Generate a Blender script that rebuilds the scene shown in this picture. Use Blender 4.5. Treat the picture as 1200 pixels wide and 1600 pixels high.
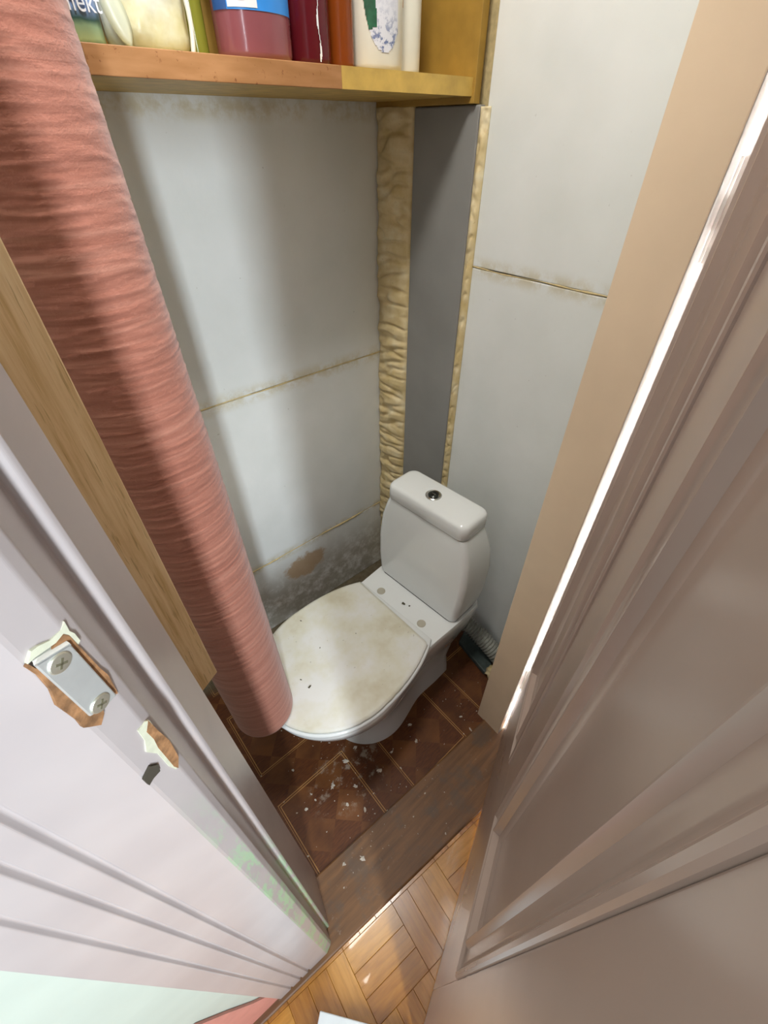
import bpy, bmesh, math, random
from math import sin, cos, radians, pi, sqrt, hypot, atan2
from mathutils import Vector, Matrix, noise as mn

random.seed(7)
for o in list(bpy.data.objects): bpy.data.objects.remove(o)
SC = bpy.context.scene
C = SC.collection

# ------------------------------------------------------------------ camera
CAM_H = 1.45
F_PX, PITCH, YAW, ROLL = 680.0, radians(41.17), radians(49.13), radians(-0.16)
fw = Vector((cos(YAW)*cos(PITCH), sin(YAW)*cos(PITCH), -sin(PITCH)))
rt0 = Vector((sin(YAW), -cos(YAW), 0)); up0 = rt0.cross(fw)
rt = rt0*cos(ROLL) + up0*sin(ROLL); up = rt.cross(fw)
cd = bpy.data.cameras.new('camera'); cam = bpy.data.objects.new('camera', cd); C.objects.link(cam)
m = Matrix.Identity(4)
for i in range(3):
    m[i][0], m[i][1], m[i][2] = rt[i], up[i], -fw[i]
m[2][3] = CAM_H
cam.matrix_world = m
cd.sensor_fit = 'VERTICAL'; cd.sensor_height = 32.0; cd.lens = 32.0*F_PX/1600.0
cd.clip_start = 0.005
SC.camera = cam
EYE = Vector((0, 0, CAM_H))
def ray(x, y): return fw + rt*((x-600)/F_PX) + up*((800-y)/F_PX)
def at_z(x, y, z):
    d = ray(x, y); return EYE + d*((z-CAM_H)/d.z)
def at_plane(x, y, p, n):
    d = ray(x, y); return EYE + d*((Vector(p)-EYE).dot(n)/d.dot(n))

# ------------------------------------------------------------------ world, lights, exposure
w = bpy.data.worlds.new('world'); SC.world = w; w.use_nodes = True
w.node_tree.nodes['Background'].inputs[0].default_value = (0.93, 0.96, 1.0, 1)
w.node_tree.nodes['Background'].inputs[1].default_value = 0.42
def area(name, loc, target, sx, sy, power, col):
    l = bpy.data.lights.new(name, 'AREA'); l.shape = 'RECTANGLE'; l.size = sx; l.size_y = sy
    l.energy = power; l.color = col
    o = bpy.data.objects.new(name, l); C.objects.link(o); o.location = loc
    o.rotation_euler = (Vector(target)-Vector(loc)).to_track_quat('-Z', 'Y').to_euler()
    return o
area('hall_window_light', (-.465, -1.15, 1.5), (0.25, 0.8, 0.9), 0.10, 1.4, 19, (0.84, 0.93, 1.0))
area('hinge_gap_light', (.88, -1.1, 1.3), (0.69, 0.2, 1.0), 0.25, 1.8, 75, (0.95, 0.97, 1.0)).data.spread = radians(38)  # added narrow beam behind the door, brightens the hinge gap
area('toilet_fill_light', (0.20, 0.34, 2.26), (-0.05, 0.95, 0.8), 0.55, 0.22, 10.5, (1.0, 0.97, 0.92))  # added unseen soft fill above the doorway, aimed at the back wall
vs = SC.view_settings
vs.view_transform = 'Standard'; vs.look = 'None'; vs.gamma = 1.0; vs.use_curve_mapping = False
vs.exposure = 0.80

# ------------------------------------------------------------------ materials
def srgb(h):
    h = h.lstrip('#'); v = [int(h[i:i+2], 16)/255 for i in (0, 2, 4)]
    return tuple(((c/12.92) if c <= .04045 else ((c+.055)/1.055)**2.4) for c in v)+(1,)
class G:
    def __init__(s, name):
        s.m = bpy.data.materials.new(name); s.m.use_nodes = True
        s.t = s.m.node_tree; s.b = s.t.nodes['Principled BSDF']
        s.co = None
    def n(s, typ, **k):
        nd = s.t.nodes.new(typ)
        for a, v in k.items(): setattr(nd, a, v)
        return nd
    def l(s, a, b): s.t.links.new(a, b)
    def pos(s):
        if not s.co: s.co = s.n('ShaderNodeNewGeometry').outputs['Position']
        return s.co
    def objc(s): return s.n('ShaderNodeTexCoord').outputs['Object']
    def scale(s, v, sc):
        q = s.n('ShaderNodeMapping'); q.inputs['Scale'].default_value = sc; s.l(v, q.inputs['Vector']); return q.outputs[0]
    def noise(s, v, sc, det=3, rough=.5):
        q = s.n('ShaderNodeTexNoise'); q.inputs['Scale'].default_value = sc; q.inputs['Detail'].default_value = det
        q.inputs['Roughness'].default_value = rough; s.l(v, q.inputs['Vector']); return q.outputs['Fac']
    def ramp(s, f, stops):
        q = s.n('ShaderNodeValToRGB'); e = q.color_ramp.elements
        while len(e) < len(stops): e.new(.5)
        for el, (p, c) in zip(e, stops):
            el.position = p; el.color = c if len(c) == 4 else (*c, 1)
        s.l(f, q.inputs[0]); return q.outputs[0]
    def math(s, op, a, b=None):
        q = s.n('ShaderNodeMath', operation=op)
        for i, v in enumerate((a, b)):
            if v is None: continue
            if isinstance(v, (int, float)): q.inputs[i].default_value = v
            else: s.l(v, q.inputs[i])
        return q.outputs[0]
    def mix(s, f, a, b):
        q = s.n('ShaderNodeMix', data_type='RGBA')
        if isinstance(f, (int, float)): q.inputs[0].default_value = f
        else: s.l(f, q.inputs[0])
        for i, v in ((6, a), (7, b)):
            if isinstance(v, tuple): q.inputs[i].default_value = v
            else: s.l(v, q.inputs[i])
        return q.outputs[2]
    def step(s, f, lo, hi):
        q = s.n('ShaderNodeMapRange'); q.interpolation_type = 'SMOOTHSTEP'
        q.inputs[1].default_value = lo; q.inputs[2].default_value = hi; s.l(f, q.inputs[0]); return q.outputs[0]
    def sep(s, v):
        q = s.n('ShaderNodeSeparateXYZ'); s.l(v, q.inputs[0]); return q.outputs
    def bump(s, h, strength, dist):
        q = s.n('ShaderNodeBump'); q.inputs['Strength'].default_value = strength; q.inputs['Distance'].default_value = dist
        s.l(h, q.inputs['Height']); s.l(q.outputs[0], s.b.inputs['Normal'])
    def col(s, c):
        if isinstance(c, tuple): s.b.inputs['Base Color'].default_value = c
        else: s.l(c, s.b.inputs['Base Color'])
        return s
    def r(s, v): s.b.inputs['Roughness'].default_value = v; return s

M = {}
def plain(name, hexa, rough=.5, var=.06, sc=25, metal=0, coat=0, bumpd=0):
    g = G(name); c = srgb(hexa)
    f = g.noise(g.pos(), sc, 4)
    d = tuple(max(0, x*(1-var*2)) for x in c[:3])+(1,); l = tuple(min(1, x*(1+var)) for x in c[:3])+(1,)
    g.col(g.ramp(f, [(.3, d), (.7, l)])).r(rough)
    g.b.inputs['Metallic'].default_value = metal; g.b.inputs['Coat Weight'].default_value = coat
    if bumpd: g.bump(f, .5, bumpd)
    M[name] = g.m; return g

plain('door_paint', '#b19d91', .2, .03, 6)
plain('jamb_beige', '#e6d0b2', .4, .03, 8)
plain('plastic_grey', '#8c8b88', .3, .05, 9)
plain('ceramic', '#e3e6e5', .12, .015, 5, coat=.4)
plain('hinge_hole', '#b3ae9e', .6)
plain('chrome', '#c4c4c0', .22, .05, 60, metal=1)
plain('chrome_dark', '#4a4c4a', .3, .05, 60, metal=1)
plain('steel', '#d4d8d6', .35, .03, 80, metal=.45)
plain('screw_steel', '#d8d8c8', .4, .03, 80, metal=.8)
plain('screw_slot', '#6a6650', .6)
plain('bare_wood', '#a67a52', .8, .25, 160, bumpd=.002)
plain('hole_dark', '#4a4438', .9)
plain('pale_chip', '#dcdec6', .7, .05, 200)
plain('yellow_wood', '#c8a552', .5, .12, 30)
plain('ochre_wood', '#a8843a', .5, .08, 30)
plain('pink_base', '#d08d80', .6, .05)
plain('hall_wall', '#c0cabe', .6, .03, 12)
plain('ceiling_paint', '#d8d6d0', .8, .03)
plain('rubber_dark', '#2c3230', .6)
plain('hose_grey', '#9a9a90', .45, .12, 70)
plain('slab_teal', '#414c49', .5, .12, 60)
plain('box_white', '#dfe6e6', .5, .03)
plain('flake', '#c8beb0', .8, .12, 300)
plain('leaf_bit', '#4a4432', .8, .2, 300)
plain('cap_white', '#e2e2da', .35, .02)
plain('cap_dark', '#33221e', .35, .02)
plain('white_plastic', '#d6d3c6', .28, .03, 20)
plain('blue_label', '#2f86d8', .35, .04, 30)
plain('navy_label', '#2c5490', .35, .04, 30)
plain('white_label', '#dfe0e4', .4, .02)
plain('light_blue', '#7fb2dd', .4, .02)
plain('pink_liquid', '#8a5058', .15, .05, 12)
plain('green_leaf', '#1f5a3c', .5, .25, 90)
plain('orange_mark', '#c08a58', .5)
plain('red_mark', '#a05040', .5)
plain('letter_white', '#cfd3dc', .5, .02)
plain('glue', '#cdb988', .6, .12, 90, bumpd=.002)
plain('hinge_gap_white', '#e9e9e6', .18, .02)  # hinge paint; also whitens the jamb stop to brighten the gap line

def oak():
    g = G('oak'); v = g.pos()
    a = g.noise(g.scale(v, (60, 60, 3.0)), 3.0, 5, .65)
    b = g.noise(g.scale(v, (260, 260, 14)), 2.0, 3)
    base = g.ramp(a, [(.28, srgb('#c4a068')), (.5, srgb('#e0c292')), (.75, srgb('#ecd4a8'))])
    c = g.mix(g.math('MULTIPLY', g.step(b, .60, .68), .55), base, srgb('#9c7a42'))
    g.col(c).r(.4); g.bump(b, .15, .001); M['oak'] = g.m
oak()
def wallp():
    # white painted boards: yellow glue stains along joints, grime low down
    g = G('wall_board'); v = g.pos(); x, y, z = g.sep(v)
    n1 = g.noise(v, 7, 4); n2 = g.noise(v, 26, 5, .65); n3 = g.noise(v, 90, 3)
    c = g.ramp(n1, [(.3, srgb('#dfe2df')), (.7, srgb('#e8eae8'))])
    def band(zc, wd, xmin=-9):
        d = g.math('ABSOLUTE', g.math('SUBTRACT', z, zc))
        q = g.math('SUBTRACT', 1.0, g.step(d, .0, wd))
        return g.math('MULTIPLY', q, g.step(n2, .36, .62))
    yb = g.math('GREATER_THAN', y, 1.0)
    st = g.math('MULTIPLY', yb, g.math('MAXIMUM', band(.937, .035), band(.336, .03)))
    st2 = g.math('MULTIPLY', g.math('SUBTRACT', 1.0, yb), band(1.218, .03))
    st3 = g.math('MULTIPLY', yb, band(1.485, .03))
    st = g.math('MAXIMUM', st, g.math('MAXIMUM', st2, st3))
    c = g.mix(g.math('MULTIPLY', st, .6), c, srgb('#c0b184'))
    # grime on the lowest board of the back wall
    low = g.math('SUBTRACT', 1.0, g.step(z, .12, .34))
    low = g.math('MULTIPLY', low, g.step(n2, .25, .6))
    c = g.mix(g.math('MULTIPLY', g.math('MULTIPLY', low, yb), .65), c, srgb('#857a62'))
    # tan stain patch
    dx = g.math('DIVIDE', g.math('SUBTRACT', x, .50), .10); dz = g.math('DIVIDE', g.math('SUBTRACT', z, .235), .06)
    dd = g.math('ADD', g.math('MULTIPLY', dx, dx), g.math('MULTIPLY', dz, dz))
    pt = g.math('SUBTRACT', 1.0, g.step(g.math('ADD', dd, g.math('MULTIPLY', g.math('SUBTRACT', n2, .5), 2.4)), .5, 1.1))
    c = g.mix(g.math('MULTIPLY', g.math('MULTIPLY', pt, yb), .85), c, srgb('#b39672'))
    sp = g.step(n3, .74, .78)
    c = g.mix(g.math('MULTIPLY', sp, .35), c, srgb('#8f8b7c'))
    g.col(c).r(.2)
    hsum = g.math('ADD', g.math('MULTIPLY', n1, 2.0), g.math('MULTIPLY', n2, .5))
    g.bump(hsum, .2, .005)
    M['wall_board'] = g.m
wallp()
def lino():
    g = G('linoleum'); v = g.pos(); x, y, z = g.sep(v)
    P, S = .325, .2265
    u = g.math('FLOORED_MODULO', g.math('SUBTRACT', x, .019), P); t = g.math('FLOORED_MODULO', g.math('SUBTRACT', y, .262), P)
    def dline(a, o):      # distance of coordinate a to the tile edge lines 0 and S
        return g.math('ABSOLUTE', g.math('SUBTRACT', g.math('ABSOLUTE', g.math('SUBTRACT', a, S/2)), S/2+o))
    def outline(o):
        du, dt = dline(u, o), dline(t, o)
        inu = g.math('LESS_THAN', g.math('ABSOLUTE', g.math('SUBTRACT', u, S/2)), S/2+o+.001)
        int_ = g.math('LESS_THAN', g.math('ABSOLUTE', g.math('SUBTRACT', t, S/2)), S/2+o+.001)
        a = g.math('MULTIPLY', g.math('LESS_THAN', du, .0011), int_)
        b = g.math('MULTIPLY', g.math('LESS_THAN', dt, .0011), inu)
        return g.math('MAXIMUM', a, b)
    line = g.math('MAXIMUM', outline(0), outline(-.006))
    ck = g.n('ShaderNodeTexChecker'); mp = g.n('ShaderNodeMapping'); mp.inputs['Rotation'].default_value = (0, 0, .785)
    mp.inputs['Scale'].default_value = (13.5, 13.5, 0); mp.inputs['Location'].default_value = (.2, .4, .3)
    g.l(v, mp.inputs[0]); g.l(mp.outputs[0], ck.inputs['Vector']); ck.inputs['Scale'].default_value = 1
    n1 = g.noise(v, 9, 4); n2 = g.noise(g.scale(v, (30, 160, 1)), 1.5, 4); n3 = g.noise(v, 45, 5, .7)
    c = g.ramp(n2, [(.25, srgb('#4a2712')), (.75, srgb('#6b3c1a'))])
    c2 = g.ramp(n1, [(.35, srgb('#4f2c14')), (.65, srgb('#7f4f26'))])
    c = g.mix(g.math('MULTIPLY', ck.outputs['Fac'], .75), c, c2)
    c = g.mix(g.math('MULTIPLY', line, g.math('MULTIPLY', g.step(n3, .2, .45), .95)), c, srgb('#b58850'))
    dx = g.math('DIVIDE', g.math('SUBTRACT', x, .22), .13); dy = g.math('DIVIDE', g.math('SUBTRACT', y, .42), .09)
    dd = g.math('SUBTRACT', 1.0, g.step(g.math('ADD', g.math('MULTIPLY', dx, dx), g.math('MULTIPLY', dy, dy)), .2, 1.3))
    c = g.mix(g.math('MULTIPLY', g.math('MULTIPLY', g.step(g.noise(v, 22, 5, .7), .52, .64), dd), .75), c, srgb('#a09282'))
    c = g.mix(g.math('MULTIPLY', g.step(n3, .62, .74), .15), c, srgb('#8f7d68'))
    dirt = g.math('MULTIPLY', g.step(g.math('ADD', y, g.math('MULTIPLY', n1, .06)), .93, .99), .85)
    c = g.mix(dirt, c, g.ramp(n3, [(.3, srgb('#55503f')), (.7, srgb('#7c7562'))]))
    g.col(c).r(.5); g.b.inputs['Specular IOR Level'].default_value = .3; g.bump(n3, .15, .001); M['linoleum'] = g.m
lino()
def thresh():
    g = G('threshold_wood'); v = g.pos()
    mp = g.n('ShaderNodeMapping'); mp.inputs['Rotation'].default_value = (0, 0, radians(4)); mp.inputs['Scale'].default_value = (5, 55, 20); g.l(v, mp.inputs[0])
    a = g.noise(mp.outputs[0], 1.3, 5, .6); b = g.noise(v, 14, 5, .65); d = g.noise(v, 60, 4, .7)
    c = g.ramp(a, [(.25, srgb('#5a3a1e')), (.75, srgb('#8a6038'))])
    c = g.mix(g.math('MULTIPLY', g.step(b, .48, .64), .6), c, srgb('#5a4c40'))
    c = g.mix(g.math('MULTIPLY', g.step(d, .62, .72), .35), c, srgb('#a09080'))
    g.col(c).r(.5); g.bump(a, .3, .002); M['threshold'] = g.m
thresh()
def parquet(k, a, b, c3):
    g = G('parquet_%d' % k); v = g.objc()
    n1 = g.noise(g.scale(v, (6, 60, 20)), 1.6, 5, .65); n2 = g.noise(g.pos(), 18, 3)
    c = g.ramp(n1, [(.25, srgb(a)), (.5, srgb(b)), (.8, srgb(c3))])
    c = g.mix(g.math('MULTIPLY', g.step(n2, .45, .7), .35), c, srgb('#8a5a24'))
    g.col(c).r(.25); g.b.inputs['Coat Weight'].default_value = .3; M['parquet%d' % k] = g.m
parquet(0, '#8f5a14', '#b5792a', '#c99040'); parquet(1, '#85520f', '#a86c20', '#bd8434'); parquet(2, '#9c661a', '#c2872f', '#d49c48')
plain('parquet_gap', '#7a4e1a', .7)
def carpet():
    g = G('carpet'); v = g.objc()
    a = g.noise(g.scale(v, (4, 4, 130)), 1.2, 5, .6); b = g.noise(v, 260, 3, .7); d = g.noise(g.scale(v, (3, 3, 22)), 1, 3)
    c = g.ramp(a, [(.25, srgb('#945a48')), (.5, srgb('#ac6f5c')), (.75, srgb('#bd8470'))])
    c = g.mix(g.math('MULTIPLY', g.step(d, .45, .7), .3), c, srgb('#9a5c4a'))
    c = g.mix(g.math('MULTIPLY', g.step(b, .55, .7), .2), c, srgb('#c68c7a'))
    g.col(c).r(.92); g.bump(g.math('ADD', b, g.math('MULTIPLY', a, .8)), .35, .002)
    g.b.inputs['Sheen Weight'].default_value = .25; M['carpet'] = g.m
carpet()
def frame_paint(name, wear):
    g = G(name); v = g.pos(); x, y, z = g.sep(v)
    n1 = g.noise(v, 10, 3); n2 = g.noise(g.scale(v, (60, 60, 16)), 1.4, 5, .7); n3 = g.noise(g.scale(v, (150, 150, 90)), 1.0, 4, .7)
    c = g.ramp(n1, [(.3, srgb('#b2aaa9')), (.7, srgb('#beb6b4'))])
    if wear:
        k = g.math('SUBTRACT', 1.0, g.step(z, wear*.75, wear))
        c = g.mix(g.math('MULTIPLY', g.math('MULTIPLY', g.step(n2, .44, .56), k), .9), c, srgb('#a9cfa6'))
        c = g.mix(g.math('MULTIPLY', g.math('MULTIPLY', g.step(n3, .62, .70), k), .6), c, srgb('#c9c890'))
    g.col(c).r(.3); g.bump(n1, .2, .003); M[name] = g.m
frame_paint('frame_white', 0); frame_paint('frame_worn', 1.15); frame_paint('frame_edge', .9)
def lid():
    g = G('stained_lid'); v = g.pos()
    n1 = g.noise(v, 9, 4, .6); n2 = g.noise(v, 30, 5, .7); n3 = g.noise(v, 130, 3)
    c = g.ramp(n1, [(.38, srgb('#dededa')), (.54, srgb('#d6d4c4')), (.72, srgb('#c6bea4'))])
    c = g.mix(g.math('MULTIPLY', g.step(n2, .58, .78), .25), c, srgb('#bfae8c'))
    c = g.mix(g.math('MULTIPLY', g.step(n3, .72, .76), .5), c, srgb('#7d7560'))
    g.col(c).r(.45); M['stained_lid'] = g.m
lid()
def foam():
    g = G('foam'); v = g.pos()
    n1 = g.noise(v, 30, 4); n2 = g.noise(v, 120, 4, .6)
    c = g.ramp(n1, [(.3, srgb('#cdb680')), (.55, srgb('#dcc99c')), (.75, srgb('#e6dab8'))])
    c = g.mix(g.math('MULTIPLY', g.step(n2, .62, .72), .4), c, srgb('#a88850'))
    g.col(c).r(.55); g.bump(n2, .4, .002); M['foam'] = g.m
foam()
def edging():
    g = G('brown_edging'); v = g.pos()
    n1 = g.noise(g.scale(v, (12, 60, 60)), 1.3, 4); n2 = g.noise(v, 85, 4, .7)
    c = g.ramp(n1, [(.3, srgb('#94663a')), (.7, srgb('#ac7c50'))])
    c = g.mix(g.math('MULTIPLY', g.step(n2, .60, .68), .8), c, srgb('#6e3c1a'))
    g.col(c).r(.5); M['brown_edging'] = g.m
edging()
def glassy(name, hexa, rough=.08, trans=.6):
    g = G(name); c = srgb(hexa); g.col(c).r(rough)
    g.b.inputs['Transmission Weight'].default_value = trans; g.b.inputs['IOR'].default_value = 1.4; M[name] = g.m
glassy('dark_red', '#5c1620', .1, .15); glassy('amber', '#8c4416', .12, .3); glassy('olive', '#8a8a34', .15, .3)
glassy('film', '#e4e8d4', .25, .45)
def bagm():
    g = G('bag_filling'); v = g.pos(); n = g.noise(v, 22, 4); n2 = g.noise(v, 60, 3)
    c = g.ramp(n, [(.3, srgb('#a89c66')), (.5, srgb('#c0ba98')), (.7, srgb('#d2d2c4'))])
    g.col(c).r(.3); g.bump(n2, .3, .004); M['bag_filling'] = g.m
bagm()
def packm():
    g = G('pack_print'); v = g.pos(); x, y, z = g.sep(v)
    zz = g.math('ADD', z, g.math('MULTIPLY', g.noise(v, 40, 3), .012))
    q = g.math('DIVIDE', g.math('SUBTRACT', zz, 1.525), .09)
    c = g.ramp(q, [(.05, srgb('#2d4a2e')), (.12, srgb('#8da07c')), (.24, srgb('#7a9478')), (.30, srgb('#2c4a44')), (.38, srgb('#6f86ae')), (.62, srgb('#8ea0c2')), (.85, srgb('#2d4f86'))])
    g.col(c).r(.3); M['pack_print'] = g.m
packm()
def sketchm():
    g = G('label_sketch'); v = g.pos(); n = g.noise(v, 120, 4, .7)
    x, y, z = g.sep(v)
    k = g.math('SUBTRACT', 1.0, g.step(z, 1.545, 1.60))
    g.col(g.mix(g.math('MULTIPLY', g.step(n, .48, .6), g.math('ADD', k, .15)), srgb('#cfd0d8'), srgb('#5c6a92'))).r(.4); M['label_sketch'] = g.m
sketchm()

# ------------------------------------------------------------------ mesh helpers
def mesh(name, verts, faces, mat, parent=None, smooth=False, mats=None, fm=None):
    me = bpy.data.meshes.new(name); me.from_pydata([tuple(v) for v in verts], [], faces); 
    for mm in (mats or [mat]): me.materials.append(M[mm])
    if fm:
        for p, i in zip(me.polygons, fm): p.material_index = i
    bm = bmesh.new(); bm.from_mesh(me); bmesh.ops.recalc_face_normals(bm, faces=bm.faces); bm.to_mesh(me); bm.free()
    if smooth:
        for p in me.polygons: p.use_smooth = True
    o = bpy.data.objects.new(name, me); C.objects.link(o)
    if parent: o.parent = parent
    return o
def bevel(o, wd, seg=2, ang=40):
    b = o.modifiers.new('bevel', 'BEVEL'); b.width = wd; b.segments = seg; b.limit_method = 'ANGLE'; b.angle_limit = radians(ang)
    return o
def auto(o, ang=40):
    me = o.data
    for p in me.polygons: p.use_smooth = True
    me.set_sharp_from_angle(angle=radians(ang)); return o
def empty(name, loc=(0, 0, 0), rz=0):
    o = bpy.data.objects.new(name, None); C.objects.link(o); o.location = loc; o.rotation_euler = (0, 0, rz); return o
def tag(o, label, cat=None, group=None, kind=None):
    o['label'] = label
    if cat: o['category'] = cat
    if group: o['group'] = group
    if kind: o['kind'] = kind
    return o
def struct(o, label):
    o['kind'] = 'structure'; o['label'] = label; return o
def boxv(x0, x1, y0, y1, z0, z1):
    return [(x0, y0, z0), (x1, y0, z0), (x1, y1, z0), (x0, y1, z0), (x0, y0, z1), (x1, y0, z1), (x1, y1, z1), (x0, y1, z1)]
BF = [(0, 3, 2, 1), (4, 5, 6, 7), (0, 1, 5, 4), (1, 2, 6, 5), (2, 3, 7, 6), (3, 0, 4, 7)]
def box(name, x0, x1, y0, y1, z0, z1, mat, parent=None, bv=0):
    o = mesh(name, boxv(x0, x1, y0, y1, z0, z1), BF, mat, parent)
    return bevel(o, bv) if bv else o
def prism(name, poly, z0, z1, mat, parent=None, bv=0, mats=None, fm=None):
    n = len(poly); v = [(x, y, z0) for x, y in poly]+[(x, y, z1) for x, y in poly]
    f = [(i, (i+1) % n, n+(i+1) % n, n+i) for i in range(n)]+[tuple(range(n-1, -1, -1)), tuple(range(n, 2*n))]
    o = mesh(name, v, f, mat, parent, mats=mats, fm=(fm+[0, 0]) if fm else None)
    return bevel(o, bv) if bv else o
def loft(name, rings, mat, parent=None, cap=True, smooth=True, ang=40):
    n = len(rings[0]); v = [p for r in rings for p in r]; f = []
    for k in range(len(rings)-1):
        for i in range(n):
            j = (i+1) % n; f.append((k*n+i, k*n+j, (k+1)*n+j, (k+1)*n+i))
    if cap:
        f.append(tuple(range(n-1, -1, -1))); f.append(tuple(range((len(rings)-1)*n, len(rings)*n)))
    o = mesh(name, v, f, mat, parent)
    return auto(o, ang) if smooth else o
def lathe(name, prof, mat, parent=None, seg=32, c=(0, 0), ry=1.0, ang=40):
    return loft(name, [[(c[0]+r*cos(2*pi*i/seg), c[1]+r*ry*sin(2*pi*i/seg), z) for i in range(seg)] for r, z in prof], mat, parent, ang=ang)
def rrect(x0, x1, hw, r, z, n=6, y0=0):
    pts = []
    for cx, cy, a0 in ((x1-r, y0+hw-r, 0), (x0+r, y0+hw-r, 90), (x0+r, y0-hw+r, 180), (x1-r, y0-hw+r, 270)):
        for i in range(n+1):
            a = radians(a0+90*i/n); pts.append((cx+r*cos(a), cy+r*sin(a), z))
    return pts
def tube(name, pts, rad, mat, parent=None, seg=10):
    rings = []
    for i, p in enumerate(pts):
        a = Vector(pts[max(0, i-1)]); b = Vector(pts[min(len(pts)-1, i+1)]); d = (b-a).normalized()
        u = d.cross(Vector((.31, .2, .93))).normalized(); v = d.cross(u)
        rr = rad[i] if isinstance(rad, (list, tuple)) else rad
        rings.append([Vector(p)+(u*cos(2*pi*k/seg)+v*sin(2*pi*k/seg))*rr for k in range(seg)])
    return loft(name, rings, mat, parent, ang=60)

# ------------------------------------------------------------------ structure
XR, YB = 0.88, 1.02                       # right wall face, back wall face
A4 = radians(-4.0)                        # the door frame stands a little askew
def fr(u, v):                             # frame coordinates -> world (pivot near the left jamb)
    return (u*cos(A4)-v*sin(A4), u*sin(A4)+v*cos(A4))
floor = struct(box('floor', -.5, 1.0, .20, 1.10, -.02, 0, 'linoleum'), 'dark brown printed linoleum floor with double-lined square pattern')
ceiling = struct(box('ceiling', -.5, 1.0, .17, 1.1, 2.5, 2.54, 'ceiling_paint'), 'plain pale ceiling of the toilet room')

wb = struct(box('wall_back', -.5, 1.0, YB+.022, YB+.10, 0, 2.5, 'glue'), 'long wall of white painted boards with yellowed joints under the shelf')
for z0, z1 in ((0, .335), (.338, .936), (.939, 1.538), (1.541, 2.5)):
    o = box('wall_panel', -.5, XR+.004, YB, YB+.02, z0, z1, 'wall_board', wb); bevel(o, .0022, 2)
wr = struct(box('wall_right', XR+.022, XR+.10, .27, 1.1, 0, 2.5, 'glue'), 'white painted board wall behind the cistern with one joint')
for z0, z1 in ((0, 1.2165), (1.2195, 2.5)):
    o = box('wall_panel', XR, XR+.02, .27, .716, z0, z1, 'wall_board', wr); bevel(o, .0022, 2)
struct(box('wall_left', -.56, -.5, .17, 1.1, 0, 2.5, 'wall_board'), 'end wall of the toilet room behind the carpet roll')

# glue squeezed out of the joints, uneven beads
def bead(name, p0, p1, r, nrm, parent, jit):
    p0, p1, nrm = Vector(p0), Vector(p1), Vector(nrm); n = 60; pts, rs = [], []
    for i in range(n+1):
        t = i/n; q = p0.lerp(p1, t); k = mn.noise(Vector((q.x*18+q.y*18, jit, q.z)))
        q = q+Vector((0, 0, .0035*mn.noise(Vector((q.x*9+q.y*9, jit+5, 0)))))
        pts.append(q-nrm*.001); rs.append(max(.0006, r*(.65+.9*k)))
    tube(name, pts, rs, 'glue', parent, 8)
bead('joint_glue', (-.3, YB, .9375), (.87, YB, .9375), .0028, (0, -1, 0), wb, 1)
bead('joint_glue', (-.3, YB, .3365), (.87, YB, .3365), .0038, (0, -1, 0), wb, 2)
bead('joint_glue', (XR, .28, 1.218), (XR, .715, 1.218), .0022, (-1, 0, 0), wr, 3)

# wall with the doorway: hall side
LF = [(-.0145, .19), (.008, .30)]
FB0, FB1 = Vector((-.0275, .165)), Vector((-.047, .1545))
wl = struct(prism('wall_front', [(-1.6, .272), (-.13, .172), (-.13, .30), (-1.6, .37)], 0, 2.5, 'hall_wall'), 'pale hall wall beside the white door frame')
prism('wall_section', [(.735, .114), (1.0, .095), (1.0, .27), (.735, .283)], 0, 2.5, 'hall_wall', wl)
prism('wall_section', [(-.13, .172), (.735, .114), (.735, .283), (-.13, .30)], 2.1, 2.5, 'hall_wall', wl)
_z = [(-.168, .13), (-.185, .20), (-.205, .33), (-.225, .44), (-.30, .52), (-1.6, .55)]
_v = [(x, .1712-(x+.13)*.068-.0025*(k == 0)-d, z) for d in (.0, .004) for k in (0, 1) for x, z in ([(x, 0) for x, z in _z] if k == 0 else _z)]
_n = len(_z); _f = []
for i in range(_n-1):
    _f += [(i, i+1, _n+i+1, _n+i), (2*_n+i, 3*_n+i, 3*_n+i+1, 2*_n+i+1), (_n+i, _n+i+1, 3*_n+i+1, 3*_n+i), (i, 2*_n+i, 2*_n+i+1, i+1)]
_f += [(0, _n, 3*_n, 2*_n), (_n-1, 3*_n-1, 4*_n-1, 2*_n-1)]
bb = struct(mesh('baseboard_front', _v, _f, 'pink_base'), 'dusty pink painted base of the hall wall')

# left door frame: one continuous profile, drawn in plan
arch = []
def archp(d): return FB1 + (Vector((-.166, .1628))-FB1)*d
nrm2 = Vector((-.0695, -.9976))
prof = [(.008, .30), (-.0145, .19), (-.0165, .1885), (-.0225, .1888), (-.0236, .1865), (-.0275, .165), (-.0315, .1605), (-.045, .1550), (-.047, .1545)]
mi = [0, 1, 1, 1, 0, 1, 2, 2]
def groove(d0, dw, depth):
    for k, h in ((0, 0), (.35, depth), (.65, depth), (1, 0)):
        p = archp(d0+dw*k)-nrm2*h; prof.append((p.x, p.y))
        mi.append(0)
groove(.36, .055, .0035); groove(.53, .05, .0035); groove(.73, .05, .003)
for d, h in ((.985, 0), (1.0, .003), (1.0, .02)):
    p = archp(d)-nrm2*h; prof.append((p.x, p.y)); mi.append(0)
prof.append((-.13, .30)); mi += [0, 0]
mi = mi[:len(prof)]
frame_l = prism('trim_1', prof, 0.0, 2.1, 'frame_white', mats=['frame_white', 'frame_edge', 'frame_worn'], fm=mi)
struct(frame_l, 'white painted door frame with strike plate, chips and green scuffs')
for v_ in frame_l.data.vertices:          # the inner edge of the jamb leans
    if abs(v_.co.x-.008) < 1e-4 and abs(v_.co.y-.30) < 1e-4: v_.co.x = .016 if v_.co.z < 1 else -.030
bevel(frame_l, .0016, 3, 20)

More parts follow.
